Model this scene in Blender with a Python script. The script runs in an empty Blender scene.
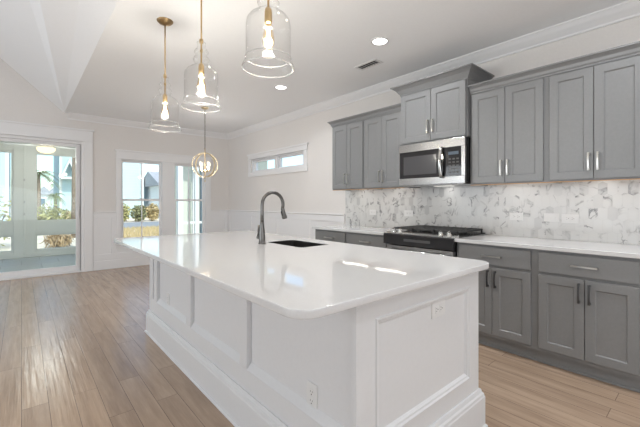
import bpy, bmesh, math, random
from mathutils import Vector, Matrix
random.seed(7)
SC = bpy.context.scene
COL = SC.collection
PI = math.pi

# ------------------------------------------------------------------ camera, world, light, exposure
TH = math.atan((320 - 21.5) / 345.0)
cam_d = bpy.data.cameras.new('camera')
cam = bpy.data.objects.new('camera', cam_d); COL.objects.link(cam)
cam.location = (0, 0, 1.245)
cam.rotation_euler = (PI / 2, 0, -TH)
cam_d.sensor_width = 36; cam_d.lens = 345 / 640 * 36
cam_d.shift_y = -(213.5 - 202) / 640
cam_d.clip_start = 0.02; cam_d.clip_end = 400
SC.camera = cam

w = bpy.data.worlds.new('sky'); SC.world = w; w.use_nodes = True
wn = w.node_tree.nodes; wl = w.node_tree.links
sky = wn.new('ShaderNodeTexSky'); sky.sky_type = 'NISHITA'
sky.sun_disc = False; sky.sun_elevation = math.radians(48); sky.sun_rotation = math.radians(185)
sky.air_density = 1.0; sky.dust_density = 1.5; sky.ozone_density = 2.0
wl.new(sky.outputs[0], wn['Background'].inputs[0])
wn['Background'].inputs[1].default_value = 0.28

def lamp(name, kind, loc, energy, size=None, color=(1, 1, 1), aim=None, size_y=None, parent=None, spread=None):
    d = bpy.data.lights.new(name, kind); d.energy = energy; d.color = color
    o = bpy.data.objects.new(name, d); COL.objects.link(o); o.location = loc
    if kind == 'AREA':
        d.size = size
        if size_y: d.shape = 'RECTANGLE'; d.size_y = size_y
        else: d.shape = 'DISK'
        if spread: d.spread = math.radians(spread)
    elif kind in ('POINT', 'SPOT'):
        d.shadow_soft_size = size
    if aim: o.rotation_euler = (Vector(aim) - Vector(loc)).to_track_quat('-Z', 'Y').to_euler()
    if parent: o.parent = parent; o.location = Vector(loc) - Vector(ROOT.get(parent.name, (0, 0, 0)))
    return o
ROOT = {}
sun = lamp('sun', 'SUN', (0, -5, 20), 3.3, color=(1, .95, .88), aim=(0.9, 4.5, 8.5)); sun.data.angle = math.radians(1)
# added fill lamps along the windowless front and side walls, both out of view
lamp('fill_lamp_front', 'AREA', (0.2, -2.95, 1.6), 84, 5.5, (.89, .95, 1), (0.6, 3, 3.6), 2.2)
lamp('fill_lamp_side', 'AREA', (-4.1, 3.2, 1.4), 100, 5.5, (.87, .94, 1), (0, 3.2, 1.5), 2.0)

vs = SC.view_settings
vs.view_transform = 'Standard'; vs.look = 'None'; vs.exposure = 0.22; vs.gamma = 1.0; vs.use_curve_mapping = False
SC.cycles.max_bounces = 10; SC.cycles.diffuse_bounces = 5; SC.cycles.transparent_max_bounces = 24
SC.cycles.use_denoising = True; SC.cycles.sample_clamp_indirect = 6

# ------------------------------------------------------------------ materials
def mat(name, color, rough=.5, metal=0, spec=.5, **k):
    m = bpy.data.materials.new(name); m.use_nodes = True
    b = m.node_tree.nodes['Principled BSDF']
    b.inputs['Base Color'].default_value = (*color, 1)
    b.inputs['Roughness'].default_value = rough; b.inputs['Metallic'].default_value = metal
    b.inputs['Specular IOR Level'].default_value = spec
    for a, v in k.items(): b.inputs[a.replace('_', ' ')].default_value = v
    return m
def grain(m, scale=40, amt=.06, stretch=(1, 1, 1), bump=0):
    """a slight procedural variation of colour, and a bump, in object space"""
    nt = m.node_tree; b = nt.nodes['Principled BSDF']; c = tuple(b.inputs['Base Color'].default_value)
    tc = nt.nodes.new('ShaderNodeTexCoord'); mp = nt.nodes.new('ShaderNodeMapping'); n = nt.nodes.new('ShaderNodeTexNoise')
    mp.inputs['Scale'].default_value = stretch
    nt.links.new(tc.outputs['Object'], mp.inputs[0]); nt.links.new(mp.outputs[0], n.inputs['Vector'])
    n.inputs['Scale'].default_value = scale; n.inputs['Detail'].default_value = 3
    r = nt.nodes.new('ShaderNodeValToRGB')
    r.color_ramp.elements[0].color = (*[x * (1 - amt) for x in c[:3]], 1); r.color_ramp.elements[1].color = (*[min(1, x * (1 + amt)) for x in c[:3]], 1)
    r.color_ramp.elements[0].position = .3; r.color_ramp.elements[1].position = .7
    nt.links.new(n.outputs['Fac'], r.inputs[0]); nt.links.new(r.outputs[0], b.inputs['Base Color'])
    if bump:
        bp = nt.nodes.new('ShaderNodeBump'); bp.inputs['Strength'].default_value = bump; bp.inputs['Distance'].default_value = .002
        nt.links.new(n.outputs['Fac'], bp.inputs['Height']); nt.links.new(bp.outputs[0], b.inputs['Normal'])
    return m
def emit(name, color, s):
    m = bpy.data.materials.new(name); m.use_nodes = True; nt = m.node_tree
    nt.nodes.remove(nt.nodes['Principled BSDF']); e = nt.nodes.new('ShaderNodeEmission')
    e.inputs[0].default_value = (*color, 1); e.inputs[1].default_value = s
    nt.links.new(e.outputs[0], nt.nodes['Material Output'].inputs[0]); return m
def thin_glass(name, tint=(1, 1, 1), edge=0, refl=.9):
    m = bpy.data.materials.new(name); m.use_nodes = True; nt = m.node_tree
    nt.nodes.remove(nt.nodes['Principled BSDF'])
    t = nt.nodes.new('ShaderNodeBsdfTransparent'); t.inputs[0].default_value = (*tint, 1)
    g = nt.nodes.new('ShaderNodeBsdfGlossy'); g.inputs['Roughness'].default_value = 0.02
    mx = nt.nodes.new('ShaderNodeMixShader')
    lw = nt.nodes.new('ShaderNodeLayerWeight'); lw.inputs[0].default_value = .5
    pw = nt.nodes.new('ShaderNodeMath'); pw.operation = 'POWER'; pw.inputs[1].default_value = 5 if not edge else 3
    mm = nt.nodes.new('ShaderNodeMath'); mm.operation = 'MULTIPLY_ADD'; mm.inputs[1].default_value = refl; mm.inputs[2].default_value = .022
    nt.links.new(lw.outputs['Facing'], pw.inputs[0]); nt.links.new(pw.outputs[0], mm.inputs[0]); src = mm.outputs[0]
    nt.links.new(src, mx.inputs[0]); nt.links.new(t.outputs[0], mx.inputs[1]); nt.links.new(g.outputs[0], mx.inputs[2])
    nt.links.new(mx.outputs[0], nt.nodes['Material Output'].inputs[0]); return m

M = {}
M['wall'] = grain(mat('greige_wall_paint', (.765, .74, .72), .7, spec=.3), 60, .015)
M['ceiling'] = grain(mat('white_ceiling_paint', (.90, .91, .925), .85, spec=.2), 60, .01)
M['trim'] = mat('white_trim_paint', (.83, .83, .84), .38)
M['island_white'] = grain(mat('white_island_paint', (.70, .705, .72), .38), 50, .01)
M['gray'] = grain(mat('gray_cabinet_paint', (.226, .229, .233), .38), 60, .03)
M['gray_dark'] = mat('gray_cabinet_gap', (.07, .07, .07), .6)
M['quartz'] = grain(mat('white_quartz', (.66, .66, .666), .045, spec=.75), 120, .02)
M['nickel'] = mat('brushed_nickel', (.55, .54, .52), .28, 1)
M['gunmetal'] = mat('gunmetal_handle', (.10, .10, .105), .38, .9)
M['faucet'] = mat('gunmetal_faucet', (.16, .155, .15), .3, .9)
M['steel'] = grain(mat('stainless_steel', (.43, .43, .43), .27, 1), 30, .06, (1, 1, 40))
M['steel_bright'] = mat('polished_steel', (.62, .62, .61), .18, 1)
M['sink_steel'] = mat('sink_steel', (.055, .053, .05), .42, .7)
M['black'] = mat('black_enamel', (.012, .012, .012), .18)
M['black_glass'] = mat('black_oven_glass', (.022, .022, .024), .05, spec=.7)
M['iron'] = grain(mat('cast_iron', (.035, .035, .035), .6), 200, .2)
M['brass'] = mat('brushed_brass', (.62, .45, .24), .3, 1)
M['brass_dark'] = mat('aged_brass', (.36, .25, .13), .35, 1)
M['gold'] = mat('champagne_gold', (.74, .62, .42), .3, 1)
M['plate'] = mat('white_plastic', (.73, .73, .73), .3)
M['slot'] = mat('dark_slot', (.05, .05, .05), .5)
M['raw_wood'] = grain(mat('raw_maple_underside', (.62, .36, .17), .6), 12, .12, (8, 1, 8))
M['led'] = emit('led_diffuser', (1, .95, .87), 7)
M['can'] = emit('recessed_lamp_glow', (1, .98, .94), 9)
M['filament'] = emit('warm_filament', (1, .74, .42), 24)
M['bulb_glow'] = emit('warm_frosted_bulb', (1, .86, .66), 1.7)
M['fan_glow'] = emit('fan_bowl_glow', (1, .80, .52), 1.6)
M['display'] = emit('oven_display', (.7, .85, 1), .18)
M['glass'] = thin_glass('window_glass', (.97, 1, .99))
M['shade_glass'] = thin_glass('pendant_glass', (.985, .985, .98), edge=1, refl=.8)
M['bulb_glass'] = thin_glass('bulb_glass', (1, .93, .80), edge=1, refl=.3)
M['porch_white'] = mat('porch_trim_paint', (.76, .76, .72), .5)
M['porch_tile'] = None

def wood_floor():
    m = mat('oak_plank_floor', (.3, .22, .17), .3); nt = m.node_tree; b = nt.nodes['Principled BSDF']; L = nt.links.new
    tc = nt.nodes.new('ShaderNodeTexCoord'); mp = nt.nodes.new('ShaderNodeMapping')
    mp.inputs['Rotation'].default_value = (0, 0, PI / 2)
    L(tc.outputs['Object'], mp.inputs[0])
    br = nt.nodes.new('ShaderNodeTexBrick'); br.inputs['Scale'].default_value = 1
    br.inputs['Brick Width'].default_value = 1.15; br.inputs['Row Height'].default_value = .128
    br.inputs['Mortar Size'].default_value = .0016; br.inputs['Mortar Smooth'].default_value = .3; br.offset = .37; br.offset_frequency = 2
    br.inputs['Color1'].default_value = (0, 0, 0, 1); br.inputs['Color2'].default_value = (1, 1, 1, 1); br.inputs['Mortar'].default_value = (.5, .5, .5, 1)
    L(mp.outputs[0], br.inputs['Vector'])
    mp2 = nt.nodes.new('ShaderNodeMapping'); mp2.inputs['Scale'].default_value = (9, .8, 1); L(tc.outputs['Object'], mp2.inputs[0])
    # shift the grain from plank to plank
    ad = nt.nodes.new('ShaderNodeVectorMath'); ad.operation = 'MULTIPLY_ADD'; ad.inputs[1].default_value = (7, 13, 5)
    L(br.outputs['Color'], ad.inputs[0]); L(mp2.outputs[0], ad.inputs[2])
    n = nt.nodes.new('ShaderNodeTexNoise'); n.inputs['Scale'].default_value = 2.2; n.inputs['Detail'].default_value = 6; n.inputs['Roughness'].default_value = .65
    L(ad.outputs[0], n.inputs['Vector'])
    r = nt.nodes.new('ShaderNodeValToRGB')
    r.color_ramp.elements[0].position = .25; r.color_ramp.elements[1].position = .8
    r.color_ramp.elements[0].color = (.315, .222, .158, 1); r.color_ramp.elements[1].color = (.55, .412, .30, 1)
    mixf = nt.nodes.new('ShaderNodeMath'); mixf.operation = 'MULTIPLY_ADD'; mixf.inputs[1].default_value = .16; 
    sub = nt.nodes.new('ShaderNodeMath'); sub.operation = 'SUBTRACT'; sub.inputs[1].default_value = .07
    L(br.outputs['Color'], mixf.inputs[0]); L(n.outputs['Fac'], mixf.inputs[2]); L(mixf.outputs[0], sub.inputs[0]); L(sub.outputs[0], r.inputs[0])
    mx = nt.nodes.new('ShaderNodeMix'); mx.data_type = 'RGBA'; mx.inputs[7].default_value = (.17, .12, .09, 1)
    L(br.outputs['Fac'], mx.inputs[0]); L(r.outputs[0], mx.inputs[6]); L(mx.outputs[2], b.inputs['Base Color'])
    # hand scraped ripples along the boards
    mp3 = nt.nodes.new('ShaderNodeMapping'); mp3.inputs['Scale'].default_value = (26, 1.1, 1); L(tc.outputs['Object'], mp3.inputs[0])
    n2 = nt.nodes.new('ShaderNodeTexNoise'); n2.inputs['Scale'].default_value = 1.6; n2.inputs['Detail'].default_value = 2; L(mp3.outputs[0], n2.inputs['Vector'])
    s2 = nt.nodes.new('ShaderNodeMath'); s2.operation = 'MULTIPLY_ADD'; s2.inputs[1].default_value = -1.2
    L(br.outputs['Fac'], s2.inputs[0]); L(n2.outputs['Fac'], s2.inputs[2])
    bp = nt.nodes.new('ShaderNodeBump'); bp.inputs['Strength'].default_value = .45; bp.inputs['Distance'].default_value = .005
    L(s2.outputs[0], bp.inputs['Height']); L(bp.outputs[0], b.inputs['Normal'])
    b.inputs['Roughness'].default_value = .24
    return m
M['floor'] = wood_floor()

def marble_tile():
    m = mat('marble_picket_tile', (.75, .75, .75), .16); nt = m.node_tree; b = nt.nodes['Principled BSDF']; L = nt.links.new
    tc = nt.nodes.new('ShaderNodeTexCoord'); at = nt.nodes.new('ShaderNodeAttribute'); at.attribute_name = 'tile'
    ad = nt.nodes.new('ShaderNodeVectorMath'); ad.operation = 'MULTIPLY_ADD'; ad.inputs[1].default_value = (37, 53, 71)
    L(at.outputs['Vector'], ad.inputs[0]); L(tc.outputs['Object'], ad.inputs[2])
    n = nt.nodes.new('ShaderNodeTexNoise'); n.inputs['Scale'].default_value = 3.6; n.inputs['Detail'].default_value = 5; n.inputs['Roughness'].default_value = .55; n.inputs['Distortion'].default_value = 1.0
    L(ad.outputs[0], n.inputs['Vector'])
    # thin veins where the noise crosses the middle
    s = nt.nodes.new('ShaderNodeMath'); s.operation = 'SUBTRACT'; s.inputs[1].default_value = .5; L(n.outputs['Fac'], s.inputs[0])
    a = nt.nodes.new('ShaderNodeMath'); a.operation = 'ABSOLUTE'; L(s.outputs[0], a.inputs[0])
    r = nt.nodes.new('ShaderNodeValToRGB'); e = r.color_ramp.elements
    e[0].position = 0; e[0].color = (.15, .15, .155, 1); e[1].position = .032; e[1].color = (.62, .615, .61, 1)
    x = e.new(.014); x.color = (.42, .42, .42, 1); y = e.new(.12); y.color = (.64, .64, .635, 1)
    L(a.outputs[0], r.inputs[0])
    n2 = nt.nodes.new('ShaderNodeTexNoise'); n2.inputs['Scale'].default_value = 4; L(ad.outputs[0], n2.inputs['Vector'])
    r2 = nt.nodes.new('ShaderNodeValToRGB'); r2.color_ramp.elements[0].position = .40; r2.color_ramp.elements[1].position = .60
    L(n2.outputs['Fac'], r2.inputs[0])
    mx = nt.nodes.new('ShaderNodeMix'); mx.data_type = 'RGBA'; mx.inputs[6].default_value = (.64, .64, .635, 1)
    L(r2.outputs[0], mx.inputs[0]); L(r.outputs[0], mx.inputs[7])
    # a few tiles are cut from grayer stone
    sx = nt.nodes.new('ShaderNodeSeparateXYZ'); L(at.outputs['Vector'], sx.inputs[0])
    r3 = nt.nodes.new('ShaderNodeValToRGB'); q = r3.color_ramp.elements; q[0].position = .86; q[0].color = (1, 1, 1, 1); q[1].position = 1; q[1].color = (.78, .78, .79, 1); L(sx.outputs[0], r3.inputs[0])
    m3 = nt.nodes.new('ShaderNodeMix'); m3.data_type = 'RGBA'; m3.blend_type = 'MULTIPLY'; m3.inputs[0].default_value = 1
    L(mx.outputs[2], m3.inputs[6]); L(r3.outputs[0], m3.inputs[7]); L(m3.outputs[2], b.inputs['Base Color'])
    return m
M['marble'] = marble_tile()
M['grout'] = mat('light_grout', (.56, .56, .56), .8)
def porch_tile():
    m = mat('gray_porch_tile', (.42, .43, .42), .45); nt = m.node_tree; b = nt.nodes['Principled BSDF']
    tc = nt.nodes.new('ShaderNodeTexCoord'); br = nt.nodes.new('ShaderNodeTexBrick'); br.offset = .5
    br.inputs['Scale'].default_value = 1; br.inputs['Brick Width'].default_value = .61; br.inputs['Row Height'].default_value = .61; br.inputs['Mortar Size'].default_value = .006
    br.inputs['Color1'].default_value = (.40, .42, .42, 1); br.inputs['Color2'].default_value = (.47, .49, .48, 1); br.inputs['Mortar'].default_value = (.25, .26, .26, 1)
    nt.links.new(tc.outputs['Object'], br.inputs['Vector']); nt.links.new(br.outputs['Color'], b.inputs['Base Color']); return m
M['porch_tile'] = porch_tile()
M['sand'] = grain(mat('pale_sand', (.70, .62, .50), .9), 3, .18)
M['road'] = grain(mat('gray_asphalt', (.27, .29, .30), .9), 4, .08)
def siding(name, c):
    m = mat(name, c, .6); nt = m.node_tree; b = nt.nodes['Principled BSDF']
    tc = nt.nodes.new('ShaderNodeTexCoord'); wv = nt.nodes.new('ShaderNodeTexWave'); wv.bands_direction = 'Z'; wv.wave_profile = 'SAW'; wv.inputs['Scale'].default_value = 1.2
    nt.links.new(tc.outputs['Object'], wv.inputs['Vector'])
    bp = nt.nodes.new('ShaderNodeBump'); bp.inputs['Strength'].default_value = .5; bp.inputs['Distance'].default_value = .03
    nt.links.new(wv.outputs['Fac'], bp.inputs['Height']); nt.links.new(bp.outputs[0], b.inputs['Normal']); return m
M['blue_siding'] = siding('pale_blue_siding', (.47, .60, .65))
M['teal_siding'] = siding('pale_aqua_siding', (.47, .62, .65))
M['white_siding'] = siding('white_siding', (.70, .74, .76))
M['green_siding'] = siding('pale_green_siding', (.56, .60, .52))
M['roof'] = grain(mat('gray_shingles', (.34, .36, .39), .85), 8, .2)
M['ext_white'] = mat('exterior_white_trim', (.62, .65, .64), .5)
M['ext_glass'] = mat('exterior_window_glass', (.10, .16, .22), .08)
M['leaf'] = grain(mat('olive_leaf', (.24, .24, .11), .6), 6, .35)
M['leaf2'] = grain(mat('yellow_green_leaf', (.40, .38, .16), .6), 6, .3)
M['dry'] = grain(mat('dry_grass', (.40, .29, .17), .8), 6, .3)
M['straw'] = grain(mat('pale_straw', (.52, .42, .22), .8), 6, .3)
M['palm'] = grain(mat('palm_frond', (.18, .22, .09), .5), 6, .3)
M['bark'] = grain(mat('palm_bark', (.26, .20, .15), .9), 14, .3)

# ------------------------------------------------------------------ mesh helpers (all coordinates are world coordinates)
def bx(bm, x0, x1, y0, y1, z0, z1, bev=0):
    t = bmesh.new()
    bmesh.ops.create_cube(t, size=1)
    for v in t.verts:
        v.co = Vector((x0 + (v.co.x + .5) * (x1 - x0), y0 + (v.co.y + .5) * (y1 - y0), z0 + (v.co.z + .5) * (z1 - z0)))
    if bev: bmesh.ops.bevel(t, geom=t.edges[:], offset=bev, segments=2, profile=.5, affect='EDGES')
    merge(bm, t)
def merge(bm, t, mx=None):
    vm = {}
    for v in t.verts: vm[v] = bm.verts.new(mx @ v.co if mx else v.co)
    for f in t.faces:
        try:
            g = bm.faces.new([vm[v] for v in f.verts]); g.smooth = f.smooth; g.material_index = f.material_index
        except ValueError: pass
    t.free()
def tube(bm, pts, r, n=12, cap=True):
    pts = [Vector(p) for p in pts]
    rr = r if isinstance(r, (list, tuple)) else [r] * len(pts)
    rings = []; up = None
    for i, p in enumerate(pts):
        a = pts[max(i - 1, 0)]; b = pts[min(i + 1, len(pts) - 1)]
        d = (b - a).normalized()
        if up is None:
            up = Vector((0, 0, 1)) if abs(d.z) < .9 else Vector((1, 0, 0))
        s = d.cross(up).normalized(); up = s.cross(d).normalized()
        rings.append([bm.verts.new(p + (s * math.cos(2 * PI * k / n) + up * math.sin(2 * PI * k / n)) * rr[i]) for k in range(n)])
    for a, b in zip(rings, rings[1:]):
        for k in range(n):
            f = bm.faces.new((a[k], a[(k + 1) % n], b[(k + 1) % n], b[k])); f.smooth = True
    if cap: bm.faces.new(rings[0][::-1]); bm.faces.new(rings[-1])
def lathe(bm, prof, c, n=32, axis='Z'):
    """prof: (radius, height) pairs about an axis through c"""
    rings = []
    for r, h in prof:
        ring = []
        for k in range(n):
            a = 2 * PI * k / n
            p = (r * math.cos(a), r * math.sin(a), h)
            if axis == 'X': p = (p[2], p[0], p[1])
            elif axis == 'Y': p = (p[1], p[2], p[0])
            ring.append(bm.verts.new(Vector(c) + Vector(p)))
        rings.append(ring)
    for a, b in zip(rings, rings[1:]):
        for k in range(n):
            f = bm.faces.new((a[k], a[(k + 1) % n], b[(k + 1) % n], b[k])); f.smooth = True
    if prof[0][0] > 1e-4 and prof[0][0] < 5: 
        pass
    return rings
def disc(bm, r, c, n=32, axis='Z', flip=False):
    vs_ = []
    for k in range(n):
        a = 2 * PI * k / n; p = (r * math.cos(a), r * math.sin(a), 0)
        if axis == 'X': p = (p[2], p[0], p[1])
        elif axis == 'Y': p = (p[1], p[2], p[0])
        vs_.append(bm.verts.new(Vector(c) + Vector(p)))
    bm.faces.new(vs_[::-1] if flip else vs_)
def prism(bm, pts, d):
    """pts: closed polygon of 3-D points; extruded by vector d"""
    a = [bm.verts.new(Vector(p)) for p in pts]; b = [bm.verts.new(Vector(p) + Vector(d)) for p in pts]
    n = len(pts)
    bm.faces.new(a); bm.faces.new(b[::-1])
    for k in range(n): bm.faces.new((a[k], b[k], b[(k + 1) % n], a[(k + 1) % n]))
def paneled(bm, O, U, V, N, w_, h, t, stile, rec=.009, slope=.008, c=.002, rail=None):
    """a board with a recessed centre: O lower corner of the front, U across, V up, N towards the viewer"""
    O, U, V, N = Vector(O), Vector(U), Vector(V), Vector(N); rail = rail or stile
    def rect(ix, iz, d): return [bm.verts.new(O + U * x + V * z - N * d) for x, z in ((ix, iz), (w_ - ix, iz), (w_ - ix, h - iz), (ix, h - iz))]
    R = [rect(0, 0, t), rect(0, 0, c), rect(c, c, 0), rect(stile, rail, 0), rect(stile + slope, rail + slope, rec)]
    for a, b in zip(R, R[1:]):
        for k in range(4): bm.faces.new((a[k], a[(k + 1) % 4], b[(k + 1) % 4], b[k]))
    bm.faces.new(R[-1]); bm.faces.new(R[0][::-1])
def obj(name, bm, m, parent=None, label=None, kind=None, recalc=True):
    if recalc: bmesh.ops.recalc_face_normals(bm, faces=bm.faces[:])
    me = bpy.data.meshes.new(name)
    off = Vector(ROOT.get(parent.name, (0, 0, 0))) if parent else Vector((0, 0, 0))
    if off.length: bmesh.ops.translate(bm, verts=bm.verts[:], vec=-off)
    bm.to_mesh(me); bm.free()
    for x in (m if isinstance(m, (list, tuple)) else [m]): me.materials.append(x)
    o = bpy.data.objects.new(name, me); COL.objects.link(o)
    if parent: o.parent = parent; ROOT[o.name] = tuple(off)
    if label: o['label'] = label
    if kind: o['kind'] = kind
    return o
def box(name, x0, x1, y0, y1, z0, z1, m, parent=None, bev=0, **k):
    bm = bmesh.new(); bx(bm, x0, x1, y0, y1, z0, z1, bev); return obj(name, bm, m, parent, **k)
def thing(name, label, cat, loc, group=None):
    o = bpy.data.objects.new(name, None); COL.objects.link(o); o.location = loc; o.empty_display_size = .1
    ROOT[o.name] = tuple(loc); o['label'] = label; o['category'] = cat
    if group: o['group'] = group
    return o
def tag(o, label, cat, group=None):
    o['label'] = label; o['category'] = cat
    if group: o['group'] = group
    return o
def S(o): o['kind'] = 'structure'; return o

# ------------------------------------------------------------------ the room
XW, YB, ZC = 3.62, 7.42, 2.79          # range wall, dining wall, kitchen ceiling
XL, YF = -4.2, -3.0                     # living room side wall, wall behind the viewer
XE = .56                                # edge of the flat kitchen ceiling
SL = .9                                 # slope of the living room vault
XP = -1.2; ZP = ZC + SL * (XE - XP)     # where the vault flattens
S(box('floor', XL, XW + .15, YF, YB + .15, -.1, 0, M['floor']))
S(box('ceiling', XE, XW + .15, YF, YB + .15, ZC, ZC + .15, M['ceiling']))
# sloped living room ceiling: facets fan out from the kitchen ceiling corner, creases added to shade them apart
def vault():
    bm = bmesh.new()
    A = bm.verts.new((XE, YB, ZC)); E_ = bm.verts.new((XE, YF, ZC))
    def along(Q, dz):
        k = (YB - YF) / (YB - Q[1]); return bm.verts.new((XE + (Q[0] - XE) * k, YF, ZC + (Q[2] - ZC) * k + dz))
    R2 = along((.363, 3.557, 2.959), -.06); R1 = along((.147, 4.18, 3.153), -.34)
    T0 = bm.verts.new((XP, YF, ZP)); T1 = bm.verts.new((XP, YB, ZP)); L0 = bm.verts.new((XL, YF, ZP)); L1 = bm.verts.new((XL, YB, ZP))
    for f in ((A, E_, R2), (A, R2, R1), (A, R1, T0), (A, T0, T1), (T0, L0, L1, T1)): bm.faces.new(f)
    r = bmesh.ops.extrude_face_region(bm, geom=bm.faces[:])
    bmesh.ops.translate(bm, verts=[v for v in r['geom'] if isinstance(v, bmesh.types.BMVert)], vec=(0, 0, .15))
    return S(obj('ceiling_vault', bm, M['ceiling']))
vault()
def wall_holes(bm, axis, p0, p1, a0, a1, z0, z1, holes):
    """a wall slab p0..p1 thick across `axis`; holes are (a0,a1,z0,z1)"""
    A = sorted({a0, a1, *[h[0] for h in holes], *[h[1] for h in holes]}); Z = sorted({z0, z1, *[h[2] for h in holes], *[h[3] for h in holes]})
    for i in range(len(A) - 1):
        for j in range(len(Z) - 1):
            ca, cz = (A[i] + A[i + 1]) / 2, (Z[j] + Z[j + 1]) / 2
            if any(h[0] < ca < h[1] and h[2] < cz < h[3] for h in holes): continue
            if axis == 'x': bx(bm, p0, p1, A[i], A[i + 1], Z[j], Z[j + 1])
            else: bx(bm, A[i], A[i + 1], p0, p1, Z[j], Z[j + 1])
DOOR = (-1.75, .80, 0, 2.30); W1 = (1.41, 2.19, .47, 2.07); W2 = (2.38, 3.09, .47, 2.07)
TR = (4.60, 6.36, 1.84, 2.13)
bm = bmesh.new()
wall_holes(bm, 'y', YB, YB + .15, XL, XW + .15, 0, ZC, [DOOR, W1, W2])
prism(bm, [(XE, YB, ZC), (XP, YB, ZP), (XL, YB, ZP), (XL, YB, ZC)], (0, .15, 0))
S(obj('wall_back', bm, M['wall']))
bm = bmesh.new(); wall_holes(bm, 'x', XW, XW + .15, YF, YB, 0, ZC, [TR]); S(obj('wall_right', bm, M['wall']))
bm = bmesh.new(); wall_holes(bm, 'x', XL - .15, XL, YF, YB, 0, ZP, []); S(obj('wall_left', bm, M['wall']))
bm = bmesh.new(); wall_holes(bm, 'y', YF - .15, YF, XL, XW + .15, 0, ZP, []); S(obj('wall_front', bm, M['wall']))

# crown moulding
def crown_pts(d, h):   # (out from wall, below ceiling)
    return [(0, 0), (d, 0), (d, .012), (d - .012, .018), (d * .62, h * .45), (d * .30, h * .72), (.016, h - .018), (.016, h), (0, h)]
bm = bmesh.new(); prism(bm, [(XW - a, YF, ZC - b) for a, b in crown_pts(.10, .105)], (0, YB - YF, 0)); S(obj('trim_crown_right', bm, M['trim']))
bm = bmesh.new(); prism(bm, [(XE + .05, YB - a, ZC - b) for a, b in crown_pts(.10, .105)], (XW - XE - .05, 0, 0)); S(obj('trim_crown_back', bm, M['trim']))
# baseboards
def base_run(bm, axis, a0, a1, p, s):
    for (t, z0, z1) in ((.018, 0, .165), (.012, .165, .19)):
        if axis == 'y': bx(bm, p - t, p, a0, a1, z0, z1, .003)
        else: bx(bm, a0, a1, p - t, p, z0, z1, .003)
bm = bmesh.new(); base_run(bm, 'x', .98, XW - .02, YB, 1); base_run(bm, 'x', XL, -1.95, YB, 1); S(obj('baseboard_back', bm, M['trim']))
bm = bmesh.new(); base_run(bm, 'y', 3.62, YB, XW, 1); S(obj('baseboard_right', bm, M['trim']))
# wainscot and chair rail
WZ = 1.03
def rail_profile(): return [(0, WZ), (.014, WZ), (.016, WZ + .012), (.026, WZ + .022), (.026, WZ + .036), (0, WZ + .036)]
bm = bmesh.new()
prism(bm, [(XW - a, 3.62, z) for a, z in rail_profile()], (0, YB - 3.62, 0))
bx(bm, XW - .004, XW, 3.62, YB, .18, WZ)
bx(bm, XW - .014, XW, 3.62, YB, WZ - .085, WZ, .002); bx(bm, XW - .014, XW, 3.62, YB, .18, .285, .002)
for y in (3.64, 4.43, 5.41, 6.34, 7.32): bx(bm, XW - .013, XW, y, y + .09, .2, WZ - .02, .002)
S(obj('trim_wainscot_right', bm, M['trim']))
bm = bmesh.new()
for a0, a1 in ((.98, 1.345), (3.19, XW - .02)):
    prism(bm, [(a0, YB - a, z) for a, z in rail_profile()], (a1 - a0, 0, 0))
    bx(bm, a0, a1, YB - .004, YB, .18, WZ); bx(bm, a0, a1, YB - .014, YB, WZ - .085, WZ, .002); bx(bm, a0, a1, YB - .014, YB, .18, .285, .002)
bx(bm, 1.345, 3.19, YB - .004, YB, .18, .42); bx(bm, 1.345, 3.19, YB - .014, YB, .18, .285, .002)
for x in (.98, 1.27, 1.98, 2.5, 3.19, 3.52): bx(bm, x, x + .08, YB - .013, YB, .2, (WZ - .02) if x < 1.3 or x > 3.1 else .40, .002)
S(obj('trim_wainscot_back', bm, M['trim']))
# casings: door, paired windows, transom
def header(bm, a0, a1, z0, z1, axis='x', p=YB):
    for (e, t, za, zb) in ((0, .022, z0, z1 - .03), (.022, .036, z1 - .03, z1), (.008, .030, z0 - .0, z0 + .018)):
        if axis == 'x': bx(bm, a0 - e, a1 + e, p - t, p, za, zb, .003)
        else: bx(bm, p - t, p, a0 - e, a1 + e, za, zb, .003)
bm = bmesh.new()
bx(bm, .85, .975, YB - .022, YB, 0, 2.32, .003); bx(bm, -1.95, -1.82, YB - .022, YB, 0, 2.32, .003); header(bm, -1.95, .975, 2.32, 2.54)
S(obj('trim_door_casing', bm, M['trim']))
bm = bmesh.new()
for a0, a1 in ((1.345, 1.425), (2.165, 2.405), (3.075, 3.19)): bx(bm, a0, a1, YB - .022, YB, .44, 2.07, .003)
header(bm, 1.345, 3.19, 2.06, 2.235)
bx(bm, 1.32, 3.215, YB - .05, YB, .44, .475, .004); bx(bm, 1.35, 3.18, YB - .018, YB, .36, .44, .003)
S(obj('trim_window_casing', bm, M['trim']))
bm = bmesh.new()
bx(bm, XW - .022, XW, 4.50, TR[0], 1.77, 2.13, .003); bx(bm, XW - .022, XW, TR[1], 6.46, 1.77, 2.13, .003)
bx(bm, XW - .024, XW, 4.49, 6.47, 1.765, 1.845, .003); header(bm, 4.49, 6.47, 2.12, 2.235, 'y', XW)
S(obj('trim_transom_casing', bm, M['trim']))

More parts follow.
